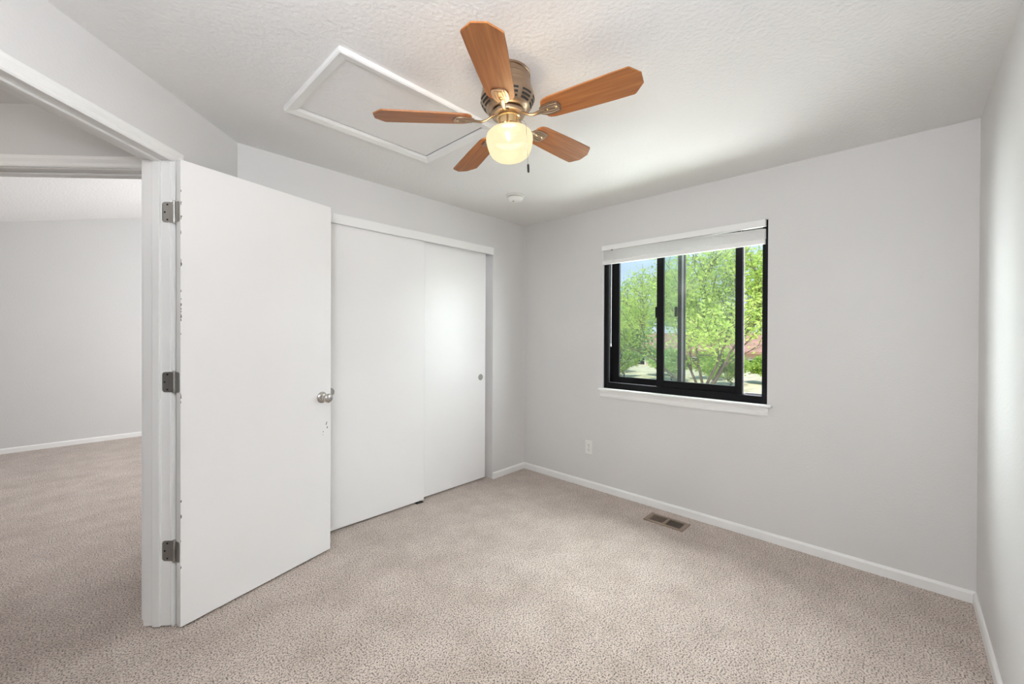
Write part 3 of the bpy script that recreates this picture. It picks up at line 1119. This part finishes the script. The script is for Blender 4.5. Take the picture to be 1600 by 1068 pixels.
def grow(rng, base, trunk_pts, trunk_r, levels, spread, seglen, leaf_n, leaf_size, leaf_spread, flat=0.6, droop=0.0):
    """recursive branching: returns branch paths and leaf points"""
    paths, tips = [], []

    def branch(p, d, length, r, lvl):
        pts = [p.copy()]
        rad = [r]
        n = 4
        for i in range(n):
            d = (d + Vector((rng.uniform(-1, 1), rng.uniform(-1, 1), rng.uniform(-0.6, 0.8))) * 0.17 + Vector((0, 0, 0.04 - droop))).normalized()
            p = p + d * length / n
            pts.append(p.copy())
            rad.append(r * (1 - 0.42 * (i + 1) / n))
        paths.append((pts, rad))
        if lvl <= 2 or (lvl == 3 and rng.random() < 0.5):
            for q in pts[1:]:
                tips.append((q, lvl))
        if lvl == 0:
            return
        nchild = rng.choice((3, 3, 4))
        for c in range(nchild):
            t = rng.uniform(0.4, 1.0) if c else 1.0
            k = min(n, max(1, int(round(t * n))))
            ax = Vector((rng.uniform(-1, 1), rng.uniform(-1, 1), rng.uniform(-flat, flat))).normalized()
            nd_ = (d + ax * spread * rng.uniform(0.7, 1.25)).normalized()
            branch(pts[k], nd_, length * rng.uniform(0.62, 0.82), rad[k] * rng.uniform(0.48, 0.64), lvl - 1)
    paths.append((trunk_pts, [trunk_r * (1 - 0.25 * i / (len(trunk_pts) - 1)) for i in range(len(trunk_pts))]))
    top = trunk_pts[-1]
    nb = 6
    for k in range(nb):
        a = 2 * math.pi * (k + rng.uniform(-0.25, 0.25)) / nb
        up = rng.uniform(0.35, 1.1) if k % 2 else rng.uniform(0.9, 1.8)
        branch(top.copy() - Vector((0, 0, rng.uniform(0, 0.3))), Vector((math.cos(a), math.sin(a), up)).normalized(), seglen, trunk_r * 0.42, levels)
    leaves = []
    for _ in range(leaf_n):
        q, l = rng.choice(tips)
        leaves.append(q + Vector((rng.gauss(0, 1), rng.gauss(0, 1), rng.gauss(0, 0.6))) * leaf_spread)
    return paths, leaves


def tree(name, loc, seed, label, cat, leafm, trunk_h, trunk_r, levels, spread, seglen, leaf_n, leaf_size, leaf_spread, flat=0.6, group=None, droop=0.0):
    rng = random.Random(seed)
    t = empty(name, Matrix.Translation(loc))
    tag(t, label, cat, group)
    tp = [Vector((0, 0, 0)), Vector((rng.uniform(-.1, .1), rng.uniform(-.1, .1), trunk_h * 0.5)), Vector((rng.uniform(-.15, .15), rng.uniform(-.15, .15), trunk_h))]
    paths, leaves = grow(rng, None, tp, trunk_r, levels, spread, seglen, leaf_n, leaf_size, leaf_spread, flat, droop)
    bm = bmesh.new()
    for pts, rad in paths:
        add_tube(bm, pts, [max(0.006, r) for r in rad], 6 if rad[0] > 0.03 else 4)
    obj('trunk', bm, M['bark'], t, smooth=True)
    verts, faces = [], []
    for p in leaves:
        if p.z < -trunk_h:
            continue
        ax = Vector((rng.gauss(0, 1), rng.gauss(0, 1), rng.gauss(0, 0.6))).normalized()
        ref = Vector((rng.gauss(0, 1), rng.gauss(0, 1), rng.gauss(0, 1))).normalized()
        b = ax.cross(ref)
        if b.length < 0.1:
            continue
        b.normalize()
        s = leaf_size * rng.uniform(0.6, 1.3)
        i = len(verts)
        verts += [p - ax * s, p + b * s * 0.42, p + ax * s, p - b * s * 0.42]
        faces.append((i, i + 1, i + 2, i + 3))
    me = bpy.data.meshes.new('foliage')
    me.from_pydata([tuple(v) for v in verts], [], faces)
    me.materials.append(leafm)
    o = bpy.data.objects.new('foliage', me)
    COL.objects.link(o)
    o.parent = t
    return t


tree('honey_locust_tree', (-9.2, -1.35, GZ), 11, 'feathery yellow green tree with forked trunk, centred in the window', 'tree', M['leaf_light'],
     1.35, 0.10, 4, 0.62, 1.65, 30000, 0.052, 0.17)
tree('ash_tree', (-14.5, -7.6, GZ), 5, 'denser mid green tree filling the left of the window', 'tree', M['leaf_dark'],
     0.9, 0.14, 4, 0.75, 1.6, 30000, 0.085, 0.22)
shrubs = 'shrubs in front of the neighbour houses'
for sx, sy, sd, lab in ((-26.0, -3.1, 22, 'yellow green shrub low at the open right gap of the window'),
                        (-26.5, -6.6, 21, 'bright green shrub straight behind the feathery tree trunk'),
                        (-26.0, -10.0, 24, 'bright green shrub seen just left of the feathery tree trunk'),
                        (-23.2, -4.6, 25, 'nearer green shrub between the two behind the right of the window'),
                        (-23.4, -8.1, 26, 'nearer green shrub left of the trunk, seen through the middle panes'),
                        (-23.6, -11.6, 27, 'nearer green shrub seen through the left pane'),
                        (-27.0, -13.6, 23, 'bright green shrub low behind the denser tree at the window left')):
    tree('garden_shrub', (sx, sy, GZ), sd, lab, 'shrub', M['leaf_shrub'], 0.35, 0.06, 3, 0.8, 0.72, 9000, 0.085, 0.14, group=shrubs)
